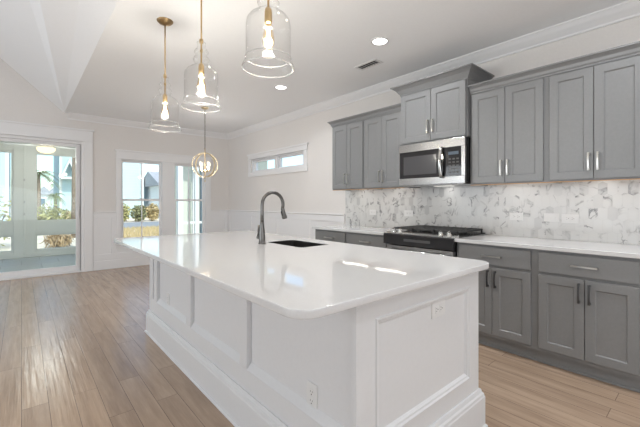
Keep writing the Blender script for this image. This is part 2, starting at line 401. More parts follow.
# windows -----------------------------------------------------------
def frame_rect(bm, a0, a1, z0, z1, b, p0, p1, axis, bev=.002):
    for (x0, x1, zz0, zz1) in ((a0, a0 + b, z0, z1), (a1 - b, a1, z0, z1), (a0 + b, a1 - b, z0, z0 + b), (a0 + b, a1 - b, z1 - b, z1)):
        if axis == 'x': bx(bm, x0, x1, p0, p1, zz0, zz1, bev)
        else: bx(bm, p0, p1, x0, x1, zz0, zz1, bev)
def double_hung(n, W):
    a0, a1, z0, z1 = W; mid = 1.285; cx = (a0 + a1) / 2
    bm = bmesh.new(); frame_rect(bm, a0, a1, z0, z1, .03, YB + .005, YB + .14, 'x'); r = S(obj('window_%d' % n, bm, M['trim']))
    bm = bmesh.new(); frame_rect(bm, a0 + .025, a1 - .025, mid - .02, z1 - .025, .035, YB + .07, YB + .10, 'x'); bx(bm, cx - .009, cx + .009, YB + .078, YB + .092, mid, z1 - .05); obj('upper_sash', bm, M['trim'], r)
    bm = bmesh.new(); frame_rect(bm, a0 + .025, a1 - .025, z0 + .025, mid + .02, .04, YB + .035, YB + .065, 'x'); bx(bm, cx - .009, cx + .009, YB + .043, YB + .057, z0 + .05, mid); obj('lower_sash', bm, M['trim'], r)
    bm = bmesh.new(); bx(bm, a0 + .05, a1 - .05, YB + .084, YB + .087, mid, z1 - .05); bx(bm, a0 + .05, a1 - .05, YB + .049, YB + .052, z0 + .05, mid); obj('glass', bm, M['glass'], r)
    bm = bmesh.new(); bx(bm, cx - .03, cx + .03, YB + .03, YB + .06, mid + .02, mid + .032, .003); obj('sash_lock', bm, M['trim'], r)
double_hung(1, W1); double_hung(2, W2)
bm = bmesh.new(); frame_rect(bm, TR[0], TR[1], TR[2], TR[3], .035, XW + .01, XW + .14, 'y'); bx(bm, XW + .02, XW + .13, 5.43, 5.53, TR[2], TR[3], .002)
t3 = S(obj('window_3', bm, M['trim']))
bm = bmesh.new()
for a0, a1 in ((TR[0] + .03, 5.435), (5.525, TR[1] - .03)): frame_rect(bm, a0, a1, TR[2] + .03, TR[3] - .03, .03, XW + .06, XW + .10, 'y')
obj('sash', bm, M['trim'], t3)
bm = bmesh.new(); bx(bm, XW + .078, XW + .082, TR[0] + .05, TR[1] - .05, TR[2] + .05, TR[3] - .05); obj('glass', bm, M['glass'], t3)
# sliding patio door
bm = bmesh.new()
bx(bm, .80, .86, YB - .005, YB + .14, 0, 2.33, .003); bx(bm, -1.83, -1.75, YB - .005, YB + .14, 0, 2.33, .003); bx(bm, -1.75, .80, YB - .005, YB + .14, 2.27, 2.33, .003)
bx(bm, -1.75, .80, YB - .005, YB + .14, 0, .03, .003)
d1 = S(obj('door_1', bm, M['trim']))
for i, (a0, a1, p) in enumerate(((-.50, .80, YB + .05), (-1.75, -.42, YB + .095))):
    bm = bmesh.new()
    for x0, x1, z0, z1 in ((a0, a0 + .07, .03, 2.27), (a1 - .07, a1, .03, 2.27), (a0 + .07, a1 - .07, .03, .12), (a0 + .07, a1 - .07, 2.22, 2.27)): bx(bm, x0, x1, p, p + .04, z0, z1, .003)
    pn = obj('door_panel', bm, M['trim'], d1)
    bm = bmesh.new(); bx(bm, a0 + .06, a1 - .06, p + .018, p + .022, .11, 2.23); obj('glass', bm, M['glass'], pn)
    if i == 0:
        bm = bmesh.new(); bx(bm, .755, .775, p - .03, p, .95, 1.15, .005); obj('door_handle', bm, M['trim'], pn)

# ------------------------------------------------------------------ sunroom beyond the sliding door
PY = 10.3
S(box('floor_sunroom', -4.2, 1.20, YB + .15, PY + .15, -.12, -.02, M['porch_tile']))
S(box('ceiling_sunroom', -4.2, 1.30, YB + .15, PY + .4, 2.56, 2.66, M['porch_white']))
bm = bmesh.new()
for x0, x1 in ((-4.2, -4.0), (-2.1, -1.8), (-.14, .24), (1.08, 1.22)): bx(bm, x0, x1, PY, PY + .14, -.02, 2.56, .004)
bx(bm, .03, .07, PY - .02, PY, -.02, 2.56, .004)
for x0, x1 in ((-4.0, -2.1), (-1.8, -.14), (.24, 1.08)):
    bx(bm, x0, x1, PY + .02, PY + .12, 2.38, 2.56, .003); bx(bm, x0, x1, PY + .02, PY + .12, .50, .79, .003); bx(bm, x0, x1, PY + .02, PY + .12, -.02, .12, .003)
    for zz0, zz1 in ((.12, .50), (.79, 2.38)): frame_rect(bm, x0, x1, zz0, zz1, .035, PY + .04, PY + .1, 'x')
bx(bm, 1.20, 1.30, YB + .15, PY + .14, -.02, 2.56)
wp = S(obj('wall_sunroom', bm, M['porch_white']))
for i, (x0, x1) in enumerate(((-4.0, -2.1), (-1.8, -.14), (.24, 1.08))):
    bm = bmesh.new()
    for zz0, zz1 in ((.15, .47), (.82, 2.35)): bx(bm, x0 + .03, x1 - .03, PY + .068, PY + .072, zz0, zz1)
    S(obj('window_%d' % (4 + i), bm, M['glass']))
bm = bmesh.new()
for z in (.95, 1.22, 1.72): bx(bm, .035, .06, PY - .032, PY - .02, z, z + .05, .003)
obj('hinge', bm, M['nickel'], wp)
def fan(x, y):
    t = thing('ceiling_fan', 'white ceiling fan with a glowing bowl light in the sunroom', 'ceiling fan', (x, y, 2.56))
    bm = bmesh.new(); lathe(bm, [(.0, 2.56), (.06, 2.56), (.06, 2.53), (.02, 2.52), (.02, 2.43), (.09, 2.43), (.11, 2.40), (.11, 2.36), (.08, 2.34), (0, 2.34)], (x, y, 0), 24); obj('motor', bm, M['plate'], t)
    for k in range(5):
        bm = bmesh.new(); a = 2 * PI * k / 5 + .3
        bx(bm, .10, .66, -.06, .06, 2.385, 2.393, .002)
        bmesh.ops.rotate(bm, verts=bm.verts[:], matrix=Matrix.Rotation(a, 3, 'Z')); bmesh.ops.translate(bm, verts=bm.verts[:], vec=(x, y, 0)); obj('blade', bm, M['plate'], t)
    lamp('fan_lamp', 'POINT', (x, y, 2.16), 22, .12, (1, .97, .92), parent=t)
    bm = bmesh.new(); lathe(bm, [(.15, 2.34), (.155, 2.32), (.14, 2.28), (.10, 2.245), (.05, 2.23), (0.001, 2.228)], (x, y, 0), 28); obj('light_bowl', bm, M['fan_glow'], t)
fan(.375, 8.9)

# ------------------------------------------------------------------ outside
GZ = -.3
def ground():
    bm = bmesh.new(); bx(bm, -60, 80, YB + .4, 120, GZ - .2, GZ); S(obj('ground', bm, M['sand']))
    bm = bmesh.new(); bx(bm, -60, 80, 22.5, 29, GZ, GZ + .02); S(obj('road', bm, M['road']))
ground()
def house(label, x0, x1, y0, y1, h, ridge, m, wins, axis='x', group=None, over=.4):
    t = thing('house', label, 'house', ((x0 + x1) / 2, (y0 + y1) / 2, GZ), group)
    box('wall', x0, x1, y0, y1, GZ, h, m, t)
    bm = bmesh.new()
    if axis == 'x':   # ridge runs along x
        ym = (y0 + y1) / 2
        prism(bm, [(x0 - over, y0 - over, h), (x0 - over, ym, h + ridge), (x0 - over, y1 + over, h), (x0 - over, y1 + over, h - .15), (x0 - over, y0 - over, h - .15)], (x1 - x0 + 2 * over, 0, 0))
    else:
        xm = (x0 + x1) / 2
        prism(bm, [(x0 - over, y0 - over, h), (xm, y0 - over, h + ridge), (x1 + over, y0 - over, h), (x1 + over, y0 - over, h - .15), (x0 - over, y0 - over, h - .15)], (0, y1 - y0 + 2 * over, 0))
    obj('roof', bm, M['roof'], t)
    for (a0, a1, z0, z1) in wins:
        bm = bmesh.new(); frame_rect(bm, a0 - .12, a1 + .12, z0 - .12, z1 + .12, .12, y0 - .06, y0, 'x', 0)
        f = obj('window', bm, M['ext_white'], t); bm = bmesh.new(); bx(bm, a0, a1, y0 - .03, y0 - .005, z0, z1); obj('pane', bm, M['ext_glass'], f)
    bm = bmesh.new()
    for a in (x0, x1): bx(bm, a - .1, a + .1, y0 - .04, y0 + .1, GZ, h)
    bx(bm, x0, x1, y0 - .04, y0, h - .45, h - .15); obj('trim_board', bm, M['ext_white'], t)
    return t
house('tall pale blue house seen through the sunroom window by the door edge', -14, -.75, 32, 42, 7, 2.5, M['blue_siding'], [(-5, -4, 1, 2.6), (-2.6, -1.8, 4, 5.4)])
hb = house('tall aqua house with a white gabled porch beyond the palm', 2.55, 9.0, 37, 46, 7.5, 2.6, M['teal_siding'], [(6.2, 7.0, 4.2, 5.8)])
bm = bmesh.new(); prism(bm, [(2.5, 36.9, 3.4), (3.1, 36.9, 5.0), (3.7, 36.9, 3.4), (3.55, 36.9, 3.4), (3.1, 36.9, 4.6), (2.65, 36.9, 3.4)], (0, -.8, 0)); bx(bm, 2.5, 5.4, 36.1, 36.95, 3.2, 3.4); bx(bm, 3.9, 4.05, 36.1, 36.25, GZ, 3.2); obj('porch_gable', bm, M['ext_white'], hb)
house('low gray-roofed house seen in the upper sash of the double-hung window', 9.6, 15, 33, 39, 2.9, 1.3, M['white_siding'], [(10.2, 11, .6, 1.8)])
house('small white distant house between palm trunk and aqua house', 2.0, 3.5, 72, 78, 2.6, 1.2, M['white_siding'], [(2.4, 2.9, .8, 1.8)], 'y')
house('small pale blue distant house with a gray gable behind the bushes', 4.4, 6.4, 88, 94, 3.0, 1.5, M['blue_siding'], [(4.9, 5.6, .8, 2.0)], 'y')
# pale green neighbouring porch, filling the second double-hung window
np_ = thing('neighbor_porch', 'pale green porch wall with white posts outside the second double-hung window', 'porch', (4.6, 11.6, GZ))
box('wall', 3.75, 7.5, 11.9, 12.1, GZ, 3.6, M['green_siding'], np_)
box('deck', 3.65, 7.5, 10.9, 11.9, GZ, -.05, M['porch_white'], np_)
for x, wd in ((3.68, .16), (4.22, .12), (4.62, .10)):
    bm = bmesh.new(); bx(bm, x, x + wd, 11.0, 11.0 + wd, -.05, 3.4, .01); obj('post', bm, M['ext_white'], np_)
bm = bmesh.new(); bx(bm, 3.95, 4.10, 11.86, 11.9, GZ, 3.5); bx(bm, 4.45, 4.5, 11.82, 11.9, GZ, 3.5); bx(bm, 4.85, 5.0, 11.82, 11.9, GZ, 3.5); obj('trim_board', bm, M['ext_white'], np_)
bm = bmesh.new(); bx(bm, 4.74, 4.78, 11.85, 11.92, .0, 2.6); obj('window', bm, M['ext_glass'], np_)
bm = bmesh.new(); bx(bm, 3.68, 7.5, 11.03, 11.08, .55, .62); obj('railing', bm, M['ext_white'], np_)
box('roof', 3.6, 7.6, 10.7, 12.2, 3.4, 3.6, M['ext_white'], np_)

def leaf_cloud(bm, c, r, n, size, squash=.8, spiky=0):
    for k in range(n):
        d = Vector((random.gauss(0, 1), random.gauss(0, 1), random.gauss(0, 1))).normalized() * (random.random() ** .45)
        p = Vector(c) + Vector((d.x * r, d.y * r, d.z * r * squash))
        if p.z < GZ: p.z = GZ + random.random() * .1
        u = Vector((random.gauss(0, 1), random.gauss(0, 1), random.gauss(0, .6) + spiky)).normalized(); v = u.cross(Vector((random.gauss(0, 1), random.gauss(0, 1), random.gauss(0, 1)))).normalized()
        s = size * (.6 + random.random() * .8); wv = s * (.45 if not spiky else .1)
        bm.faces.new([bm.verts.new(q) for q in (p - u * s, p + v * wv, p + u * s, p - v * wv)])
def shrub(x, y, r, h, m, label, name='shrub', n=420, size=.12, spiky=0, group=None):
    t = thing(name, label, 'shrub' if not spiky else 'grass clump', (x, y, GZ), group)
    bm = bmesh.new(); leaf_cloud(bm, (x, y, GZ + h * .5), r, n, size, h * .5 / r, spiky); obj('foliage', bm, m, t, recalc=False)
    bm = bmesh.new()
    for k in range(5):
        a = 2 * PI * k / 5; tube(bm, [(x + .02 * math.cos(a), y + .02 * math.sin(a), GZ - .02), (x + r * .5 * math.cos(a), y + r * .5 * math.sin(a), GZ + h * .6)], .02 if not spiky else .006, 5)
    obj('stem', bm, M['bark'], t)
shrub(.95, 14.8, .42, .50, M['dry'], 'dry tan ornamental grass clump on the sand outside the sunroom', 'grass_clump', 500, .16, 1.2)
shrub(1.0, 22, 1.0, 1.5, M['leaf2'], 'yellow-green bush beneath the palm beyond the sunroom', n=500, size=.11)
shrub(1.3, 31.5, .8, 1.2, M['leaf'], 'dark olive bush before the aqua house porch', n=400)
shrub(2.7, 29.5, .7, 1.0, M['straw'], 'straw-colored bush beside the aqua house corner', n=400)
shrub(-.9, 15.5, 1.0, 1.9, M['leaf2'], 'tall loose shrub in front of the pale blue house', n=700, size=.07)
shrub(-2.9, 17.5, .8, 1.6, M['dry'], 'reddish-tan shrub beside the tall loose shrub', n=500, size=.08)
for i, (x, y, h, m, l) in enumerate(((5.9, 30.2, 1.5, 'leaf2', 'pale olive roadside shrub with a thin upright top, seen by the window casing'), (7.0, 30.0, 1.35, 'leaf', 'rounded olive roadside shrub, second from the window casing'),
        (8.1, 30.3, 1.45, 'straw', 'straw-colored roadside shrub seen behind the window grille bar'), (9.2, 30, 1.6, 'leaf', 'dark olive roadside shrub in front of the gray-roofed house'), (10.5, 29.8, 1.4, 'leaf', 'olive roadside shrub at the inner window jamb'))):
    shrub(x, y, .56, h, M[m], l, n=700, size=.12, group='shrubs along the road')
bm = bmesh.new()
for k in range(9000):
    x = random.uniform(2.5, 9); y = random.uniform(16.0, 22.3); s = random.uniform(.08, .22); a = random.uniform(0, PI)
    dx, dy = .012 * math.cos(a), .012 * math.sin(a); lx, ly = random.uniform(-.08, .08), random.uniform(-.08, .08)
    bm.faces.new([bm.verts.new(q) for q in ((x - dx, y - dy, GZ), (x + dx, y + dy, GZ), (x + lx, y + ly, GZ + s))])
o = obj('tall_grass', bm, M['straw'], recalc=False); o['kind'] = 'stuff'; tag(o, 'yellow dune grass along the near side of the road', 'grass')
def palm(x, y, h, fl, label):
    t = thing('palm_tree', label, 'palm tree', (x, y, GZ), None)
    bm = bmesh.new(); tube(bm, [(x, y, GZ - .05), (x + .03, y, GZ + h * .5), (x, y, GZ + h)], [.12, .10, .09], 10); obj('trunk', bm, M['bark'], t)
    bm = bmesh.new()
    for k in range(22):
        a = 2 * PI * k / 22 + random.uniform(-.1, .1); e = random.uniform(-.4, 1.0); L_ = fl * random.uniform(.8, 1.1); prev = None
        for j in range(9):
            s = j / 8; p = Vector((x + math.cos(a) * L_ * s * math.cos(e * .6), y + math.sin(a) * L_ * s * math.cos(e * .6), GZ + h + L_ * (math.sin(e) * s - .75 * s * s)))
            side = Vector((-math.sin(a), math.cos(a), -.25))
            if prev is not None:
                for q in (-1, 1):
                    l2 = L_ * .28 * (1 - abs(s - .45)); o2 = Vector((side.x * q, side.y * q, -.45)) * l2
                    for f in (0, .5):
                        b0 = prev.lerp(p, f); b1 = prev.lerp(p, f + .3)
                        bm.faces.new([bm.verts.new(v) for v in (b0, b1, b1 + o2 + (p - prev) * .6)])
            prev = p
    obj('fronds', bm, M['palm'], t, recalc=False)
palm(.68, 24, 3.1, 1.0, 'palm tree with drooping fronds seen through the sunroom window')
palm(1.72, 18.3, 6.5, 1.6, 'tall palm whose bare trunk rises past the top of the sunroom window')
palm(2.0, 34.0, 2.1, .8, 'shorter distant palm tree between the first palm and aqua house')

# ------------------------------------------------------------------ cabinet hardware
def pull(parent, p, length, vertical, out, m, name='handle'):
    """a slightly bowed square bar pull: p centre on the face, out unit vector off the face"""
    p = Vector(p); out = Vector(out); d = Vector((0, 0, 1)) if vertical else Vector((0, 1, 0)); s = d.cross(out)
    bm = bmesh.new(); n = 8; h = length / 2
    rings = []
    for i in range(n + 1):
        u = -1 + 2 * i / n; c = p + d * (u * h) + out * (.026 + .006 * (1 - u * u)); a = .0055 + .0015 * u * u
        rings.append([bm.verts.new(c + s * x * a + out * y * .004) for x, y in ((-1, -1), (1, -1), (1, 1), (-1, 1))])
    for a, b in zip(rings, rings[1:]):
        for k in range(4): bm.faces.new((a[k], a[(k + 1) % 4], b[(k + 1) % 4], b[k]))
    bm.faces.new(rings[0][::-1]); bm.faces.new(rings[-1])
    for u in (-1, 1):
        c = p + d * (u * (h - .008)); t = bmesh.new(); bmesh.ops.create_cube(t, size=1)
        mx = Matrix((( *(s * .010), 0), (*(d * .012), 0), (*(out * .03), 0), (0, 0, 0, 1))).transposed(); mx.translation = c + out * .014
        merge(bm, t, mx)
    return obj(name, bm, m, parent)
def door_x(parent, xf, y0, y1, z0, z1, handle_y, handle_z, hm, hl=.14):
    bm = bmesh.new(); paneled(bm, (xf, y1, z0), (0, -1, 0), (0, 0, 1), (-1, 0, 0), y1 - y0, z1 - z0, .019, .057)
    d = obj('door', bm, M['gray'], parent); pull(d, (xf, handle_y, handle_z), hl, True, (-1, 0, 0), hm)
def drawer_x(parent, xf, y0, y1, z0, z1):
    bm = bmesh.new(); bx(bm, xf, xf + .019, y0, y1, z0, z1, .003); d = obj('drawer', bm, M['gray'], parent)
    pull(d, (xf, (y0 + y1) / 2, (z0 + z1) / 2), .155, False, (-1, 0, 0), M['nickel'])

XB = 2.99    # door faces of the base units
def base_unit(label, y0, y1, i0=.027, i1=.027):
    t = thing('base_cabinet', label, 'cabinet', ((XB + XW) / 2, (y0 + y1) / 2, 0), 'gray base cabinets')
    bm = bmesh.new(); bx(bm, XB + .02, XW - .012, y0, y1, .10, .884); obj('body', bm, M['gray'], t)
    bm = bmesh.new(); bx(bm, XB + .065, XB + .085, y0, y1, 0, .10); bx(bm, XB + .053, XB + .065, y0, y1, 0, .018, .004); obj('toe_kick', bm, M['gray'], t)
    a, b, m = y0 + i0, y1 - i1, (y0 + i0 + y1 - i1) / 2
    drawer_x(t, XB, a, b, .715, .862)
    door_x(t, XB, a, m - .002, .130, .692, m - .030, .60, M['gunmetal']); door_x(t, XB, m + .002, b, .130, .692, m + .030, .60, M['gunmetal'])
    return t
base_unit('gray base cabinet with drawer over two doors, at the frame edge under three wall plates', .305, .93)
base_unit('gray base cabinet beside the range, its doors half hidden by the white island', .93, 1.565)
base_unit('gray base cabinet by the range, behind the island, only its drawer in view', 2.335, 2.965)
base_unit('gray base cabinet at the wainscot end of the counter, near the faucet', 2.965, 3.575)
for (y0, y1, l) in ((.28, 1.567, 'white quartz worktop on the gray cabinets between range and frame edge'), (2.333, 3.60, 'white quartz worktop on the gray cabinets between range and wainscot')):
    bm = bmesh.new(); bx(bm, XB - .025, XW - .012, y0, y1, .884, .914, .003); tag(obj('worktop', bm, M['quartz']), l, 'worktop')

XU = 3.25    # door faces of the wall units
def crown_box(parent, xf, y0, y1, z0, z1, p, sides=(1, 1)):
    """cabinet crown: mitred on the exposed ends"""
    bm = bmesh.new(); prof = [(0, z0), (.006, z0), (.008, z0 + .012), (.016, z0 + .02), (p * .45, z0 + (z1 - z0) * .55), (p * .85, z1 - .016), (p, z1 - .012), (p, z1)]
    L0, L1 = sides; rows = []
    for a, z in prof:
        rows.append([bm.verts.new(v) for v in ((XW, y0 - a * L0, z), (xf - a, y0 - a * L0, z), (xf - a, y1 + a * L1, z), (XW, y1 + a * L1, z))])
    for r0, r1 in zip(rows, rows[1:]):
        for k in range(3): bm.faces.new((r0[k], r0[k + 1], r1[k + 1], r1[k]))
    bm.faces.new(rows[-1]); bm.faces.new(rows[0][::-1])
    bm.faces.new([r[0] for r in rows] + [r[3] for r in rows][::-1])
    return obj('crown', bm, M['gray'], parent)
def wall_unit(label, y0, y1, z0, z1, xf, ctop, cp, sides=(0, 0), di=.014, rail=True, hz=None):
    t = thing('wall_cabinet', label, 'cabinet', ((xf + XW) / 2, (y0 + y1) / 2, z0), 'gray wall cabinets')
    bm = bmesh.new(); e = .012
    bx(bm, xf + .02, XW, y0, y1, z0 + (.042 if rail else 0), z1); 
    if rail: bx(bm, xf + .02, xf + .04, y0, y1, z0, z0 + .042); bx(bm, xf + .04, XW, y0, y0 + .018, z0, z0 + .042); bx(bm, xf + .04, XW, y1 - .018, y1, z0, z0 + .042)
    obj('body', bm, M['gray'], t)
    m = (y0 + y1) / 2; zb, zt = z0 + .012, z1 - .03
    hz = hz or zb + .13
    door_x(t, xf, y0 + di, m - .002, zb, zt, m - .028, hz, M['nickel'], .135); door_x(t, xf, m + .002, y1 - di, zb, zt, m + .028, hz, M['nickel'], .135)
    crown_box(t, xf + .018, y0, y1, z1 - .018, ctop, cp, sides)
    if rail:
        bm = bmesh.new(); bx(bm, xf + .042, XW - .002, y0 + .019, y1 - .019, z0 + .030, z0 + .0415); bx(bm, xf + .021, xf + .039, y0 + .001, y1 - .001, z0 - .006, z0 - .0002)
        obj('underside', bm, M['raw_wood'], t, label='raw orange wood underside')
    return t
wall_unit('tall gray wall cabinet cut by the frame edge, over the double wall plates', .305, .925, 1.41, 2.295, XU, 2.355, .05, di=.022)
wall_unit('tall gray two-door wall cabinet next to the microwave, over the single wall plate', .925, 1.565, 1.41, 2.295, XU, 2.355, .05, di=.022)
wall_unit('gray two-door wall cabinet between the microwave and the end cabinet', 2.335, 2.925, 1.41, 2.295, XU, 2.355, .05)
wall_unit('narrow gray wall cabinet at the exposed end, nearest the transom window', 2.925, 3.51, 1.41, 2.295, XU, 2.355, .05, sides=(0, 1))
wall_unit('raised gray cabinet with large crown above the microwave', 1.568, 2.332, 1.875, 2.445, 3.20, 2.525, .085, sides=(1, 1), di=.012, rail=False, hz=2.03)

# under-cabinet light bars
def strip(y0, y1, label):
    t = thing('under_cabinet_light', label, 'light strip', (3.415, (y0 + y1) / 2, 1.4375), 'under-cabinet light strips')
    box('housing', 3.400, 3.430, y0, y1, 1.426, 1.4375, M['plate'], t); box('diffuser', 3.404, 3.426, y0 + .01, y1 - .01, 1.4225, 1.4262, M['led'], t)
    lamp('under_cabinet_lamp', 'AREA', (3.415, (y0 + y1) / 2, 1.420), .18, .03, (1, .97, .92), (3.48, (y0 + y1) / 2, .9), y1 - y0 - .04, parent=t)
strip(.36, .87, 'light strip under the wall cabinet at the frame edge'); strip(.98, 1.51, 'light strip under the cabinet next to the microwave, over the bare worktop')
strip(2.39, 2.87, 'light strip under the wall cabinet between microwave and end cabinet'); strip(2.98, 3.46, 'light strip under the exposed end wall cabinet')

# marble picket backsplash: elongated hexagons on a grout bed
def backsplash():
    bm = bmesh.new(); at = bm.faces.layers.float_vector.new('tile')
    xf = XW - .010; y0, y1, z0, z1 = .28, 3.60, .914, 1.428; wd, pit, pt = .0625, .102, .018; g = .0012
    def clip(poly):
        for ax, lim, sg in ((0, y0, 1), (0, y1, -1), (1, z0, 1), (1, z1, -1)):
            out = []
            for i in range(len(poly)):
                a, b = poly[i], poly[(i + 1) % len(poly)]; da, db = (a[ax] - lim) * sg, (b[ax] - lim) * sg
                if da >= 0: out.append(a)
                if da * db < 0: t = da / (da - db); out.append((a[0] + (b[0] - a[0]) * t, a[1] + (b[1] - a[1]) * t))
            poly = out
            if len(poly) < 3: return None
        return poly
    r = 0; z = z0 - .07
    while z < z1 + pit:
        y = y0 - wd + (wd / 2 if r % 2 else 0)
        while y < y1 + wd:
            h = wd / 2 - g; a = pit / 2 - pt / 2 - g * .4; b = pit / 2 + pt / 2 - g
            P = clip([(y - h, z - a), (y, z - b), (y + h, z - a), (y + h, z + a), (y, z + b), (y - h, z + a)])
            if P:
                vs_ = [bm.verts.new((xf, p[0], p[1])) for p in P]
                try:
                    f = bm.faces.new(vs_[::-1]); f[at] = (random.random(), random.random(), random.random())
                    e = bmesh.ops.extrude_discrete_faces(bm, faces=[f])
                except ValueError: pass
            y += wd
        z += pit; r += 1
    base = [f for f in bm.faces]
    t = bmesh.new(); bx(t, xf + .0012, XW, y0, y1, z0, z1)
    for f in t.faces: f.material_index = 1
    merge(bm, t)
    return S(obj('trim_backsplash', bm, [M['marble'], M['grout']], recalc=False))
backsplash()

# ------------------------------------------------------------------ wall plates
def plate(label, c, N, U, w_, h, kind, group):
    """c centre on the wall face, N off the wall, U across"""
    c, N, U = Vector(c), Vector(N), Vector(U); V = N.cross(U)
    if V.z < 0: V = -V
    t = thing('switch_plate' if kind == 'switch' else 'power_outlet', label, 'switch' if kind == 'switch' else 'outlet', c, group)
    def brick(bm, u, v, a, b, d0, d1, bev=.001):
        k = bmesh.new(); bmesh.ops.create_cube(k, size=1); bmesh.ops.bevel(k, geom=k.edges[:], offset=.0, affect='EDGES') if 0 else None
        mx = Matrix(((*(U * a), 0), (*(V * b), 0), (*(N * (d1 - d0)), 0), (0, 0, 0, 1))).transposed(); mx.translation = c + U * u + V * v + N * (d0 + d1) / 2
        merge(bm, k, mx)
    bm = bmesh.new(); brick(bm, 0, 0, w_, h, 0, .004); brick(bm, 0, 0, w_ - .006, h - .006, .004, .0055); obj('cover_plate', bm, M['plate'], t)
    land = w_ > h
    if kind == 'outlet':
        for s in (-1, 1):
            u, v = (s * .0195, 0) if land else (0, s * .0195)
            bm = bmesh.new(); brick(bm, u, v, .029 if land else .034, .034 if land else .029, .0055, .0072); rc = obj('receptacle', bm, M['plate'], t)
            bm = bmesh.new()
            for q in (-1, 1):
                if land: brick(bm, u - .004, q * .0065, .008, .0022, .0070, .0074)
                else: brick(bm, q * .0065, v + .004, .0022, .008, .0070, .0074)
            brick(bm, u + (.008 if land else 0), v - (0 if land else .008), .005, .005, .0070, .0074); obj('slots', bm, M['slot'], rc)
    else:
        bm = bmesh.new(); brick(bm, 0, 0, .066 if land else .033, .033 if land else .066, .0055, .009); obj('rocker', bm, M['plate'], t)
    return t
xs = XW - .0104
g = 'wall plates on the marble backsplash'
plate('single white outlet on the marble backsplash, between range and paired plates', (xs, 1.277, 1.105), (-1, 0, 0), (0, -1, 0), .118, .072, 'outlet', g)
plate('white blank rocker plate of the pair, the one nearer the range', (xs, .985, 1.105), (-1, 0, 0), (0, -1, 0), .118, .075, 'switch', g)
plate('white outlet of the paired plates, the one farther from the range', (xs, .845, 1.10), (-1, 0, 0), (0, -1, 0), .125, .075, 'outlet', g)
plate('white outlet on the marble near the wainscot end of the counter', (xs, 3.07, 1.105), (-1, 0, 0), (0, -1, 0), .118, .072, 'outlet', g)
plate('white outlet on the marble just beside the range, on the faucet side', (xs, 2.50, 1.105), (-1, 0, 0), (0, -1, 0), .125, .075, 'outlet', g)

# ------------------------------------------------------------------ microwave
def microwave():
    y0, y1, z0, z1, xf = 1.572, 2.328, 1.425, 1.868, 3.175
    t = thing('microwave', 'stainless over-the-range microwave with black door glass', 'microwave', (3.4, 1.95, z0))
    box('body', xf + .03, XW - .012, y0, y1, z0 + .015, z1, M['black'], t, .003)
    H = z1 - z0
    # door: stainless surround with black glass
    yd = y0 + .0; bm = bmesh.new()
    zt, zb = z1 - .085, z0 + .075
    bx(bm, xf, xf + .03, y0, y1, zt, z1, .004); bx(bm, xf, xf + .03, y0, y1, z0, zb, .004); bx(bm, xf, xf + .03, y0, y0 + .035, zb, zt); bx(bm, xf, xf + .03, y1 - .012, y1, zb, zt)
    d = obj('door', bm, M['steel'], t)
    box('glass', xf + .004, xf + .02, y0 + .225, y1 - .012, zb, zt, M['black_glass'], d)
    bm = bmesh.new(); bx(bm, xf + .002, xf + .0045, y0 + .30, y1 - .06, zb + .035, zt - .05, .001); obj('window_screen', bm, M['window_screen'], d)
    bm = bmesh.new(); pts = []
    for i in range(11):
        u = i / 10; pts.append((xf - .02 - .028 * math.sin(PI * u), y0 + .235, zb - .012 + u * (zt - zb + .02)))
    tube(bm, pts, .017, 10); bx(bm, xf - .02, xf + .01, y0 + .225, y0 + .245, zb - .012, zb + .015); bx(bm, xf - .02, xf + .01, y0 + .225, y0 + .245, zt - .012, zt + .010); obj('handle', bm, M['steel_bright'], d)
    p = box('control_panel', xf + .002, xf + .02, y0 + .035, y0 + .215, zb, zt, M['black_glass'], t)
    box('display', xf + .0005, xf + .002, y0 + .065, y0 + .17, zt - .075, zt - .045, M['display'], p)
    for r in range(5):
        for c in range(3): box('button', xf + .0008, xf + .002, y0 + .062 + c * .04, y0 + .087 + c * .04, zb + .03 + r * .032, zb + .045 + r * .032, M['key'], p)
    bm = bmesh.new(); bx(bm, xf + .02, XW - .03, y0 + .02, y1 - .02, z0 - .006, z0 + .015, .003); obj('vent_grille', bm, M['steel'], t)
    box('task_light', 3.42, 3.5, 1.85, 2.05, z0 - .009, z0 - .006, M['task_glow'], t)
    lamp('microwave_task_lamp', 'AREA', (3.46, 1.95, z0 - .015), .25, .08, (1, .97, .92), (3.5, 1.95, .9), .25, parent=t)
M['window_screen'] = mat('microwave_window_screen', (.075, .075, .08), .12, spec=.8)
M['task_glow'] = emit('microwave_task_lens', (1, .97, .9), .9)
M['key'] = mat('gray_key_print', (.07, .07, .07), .4)
microwave()

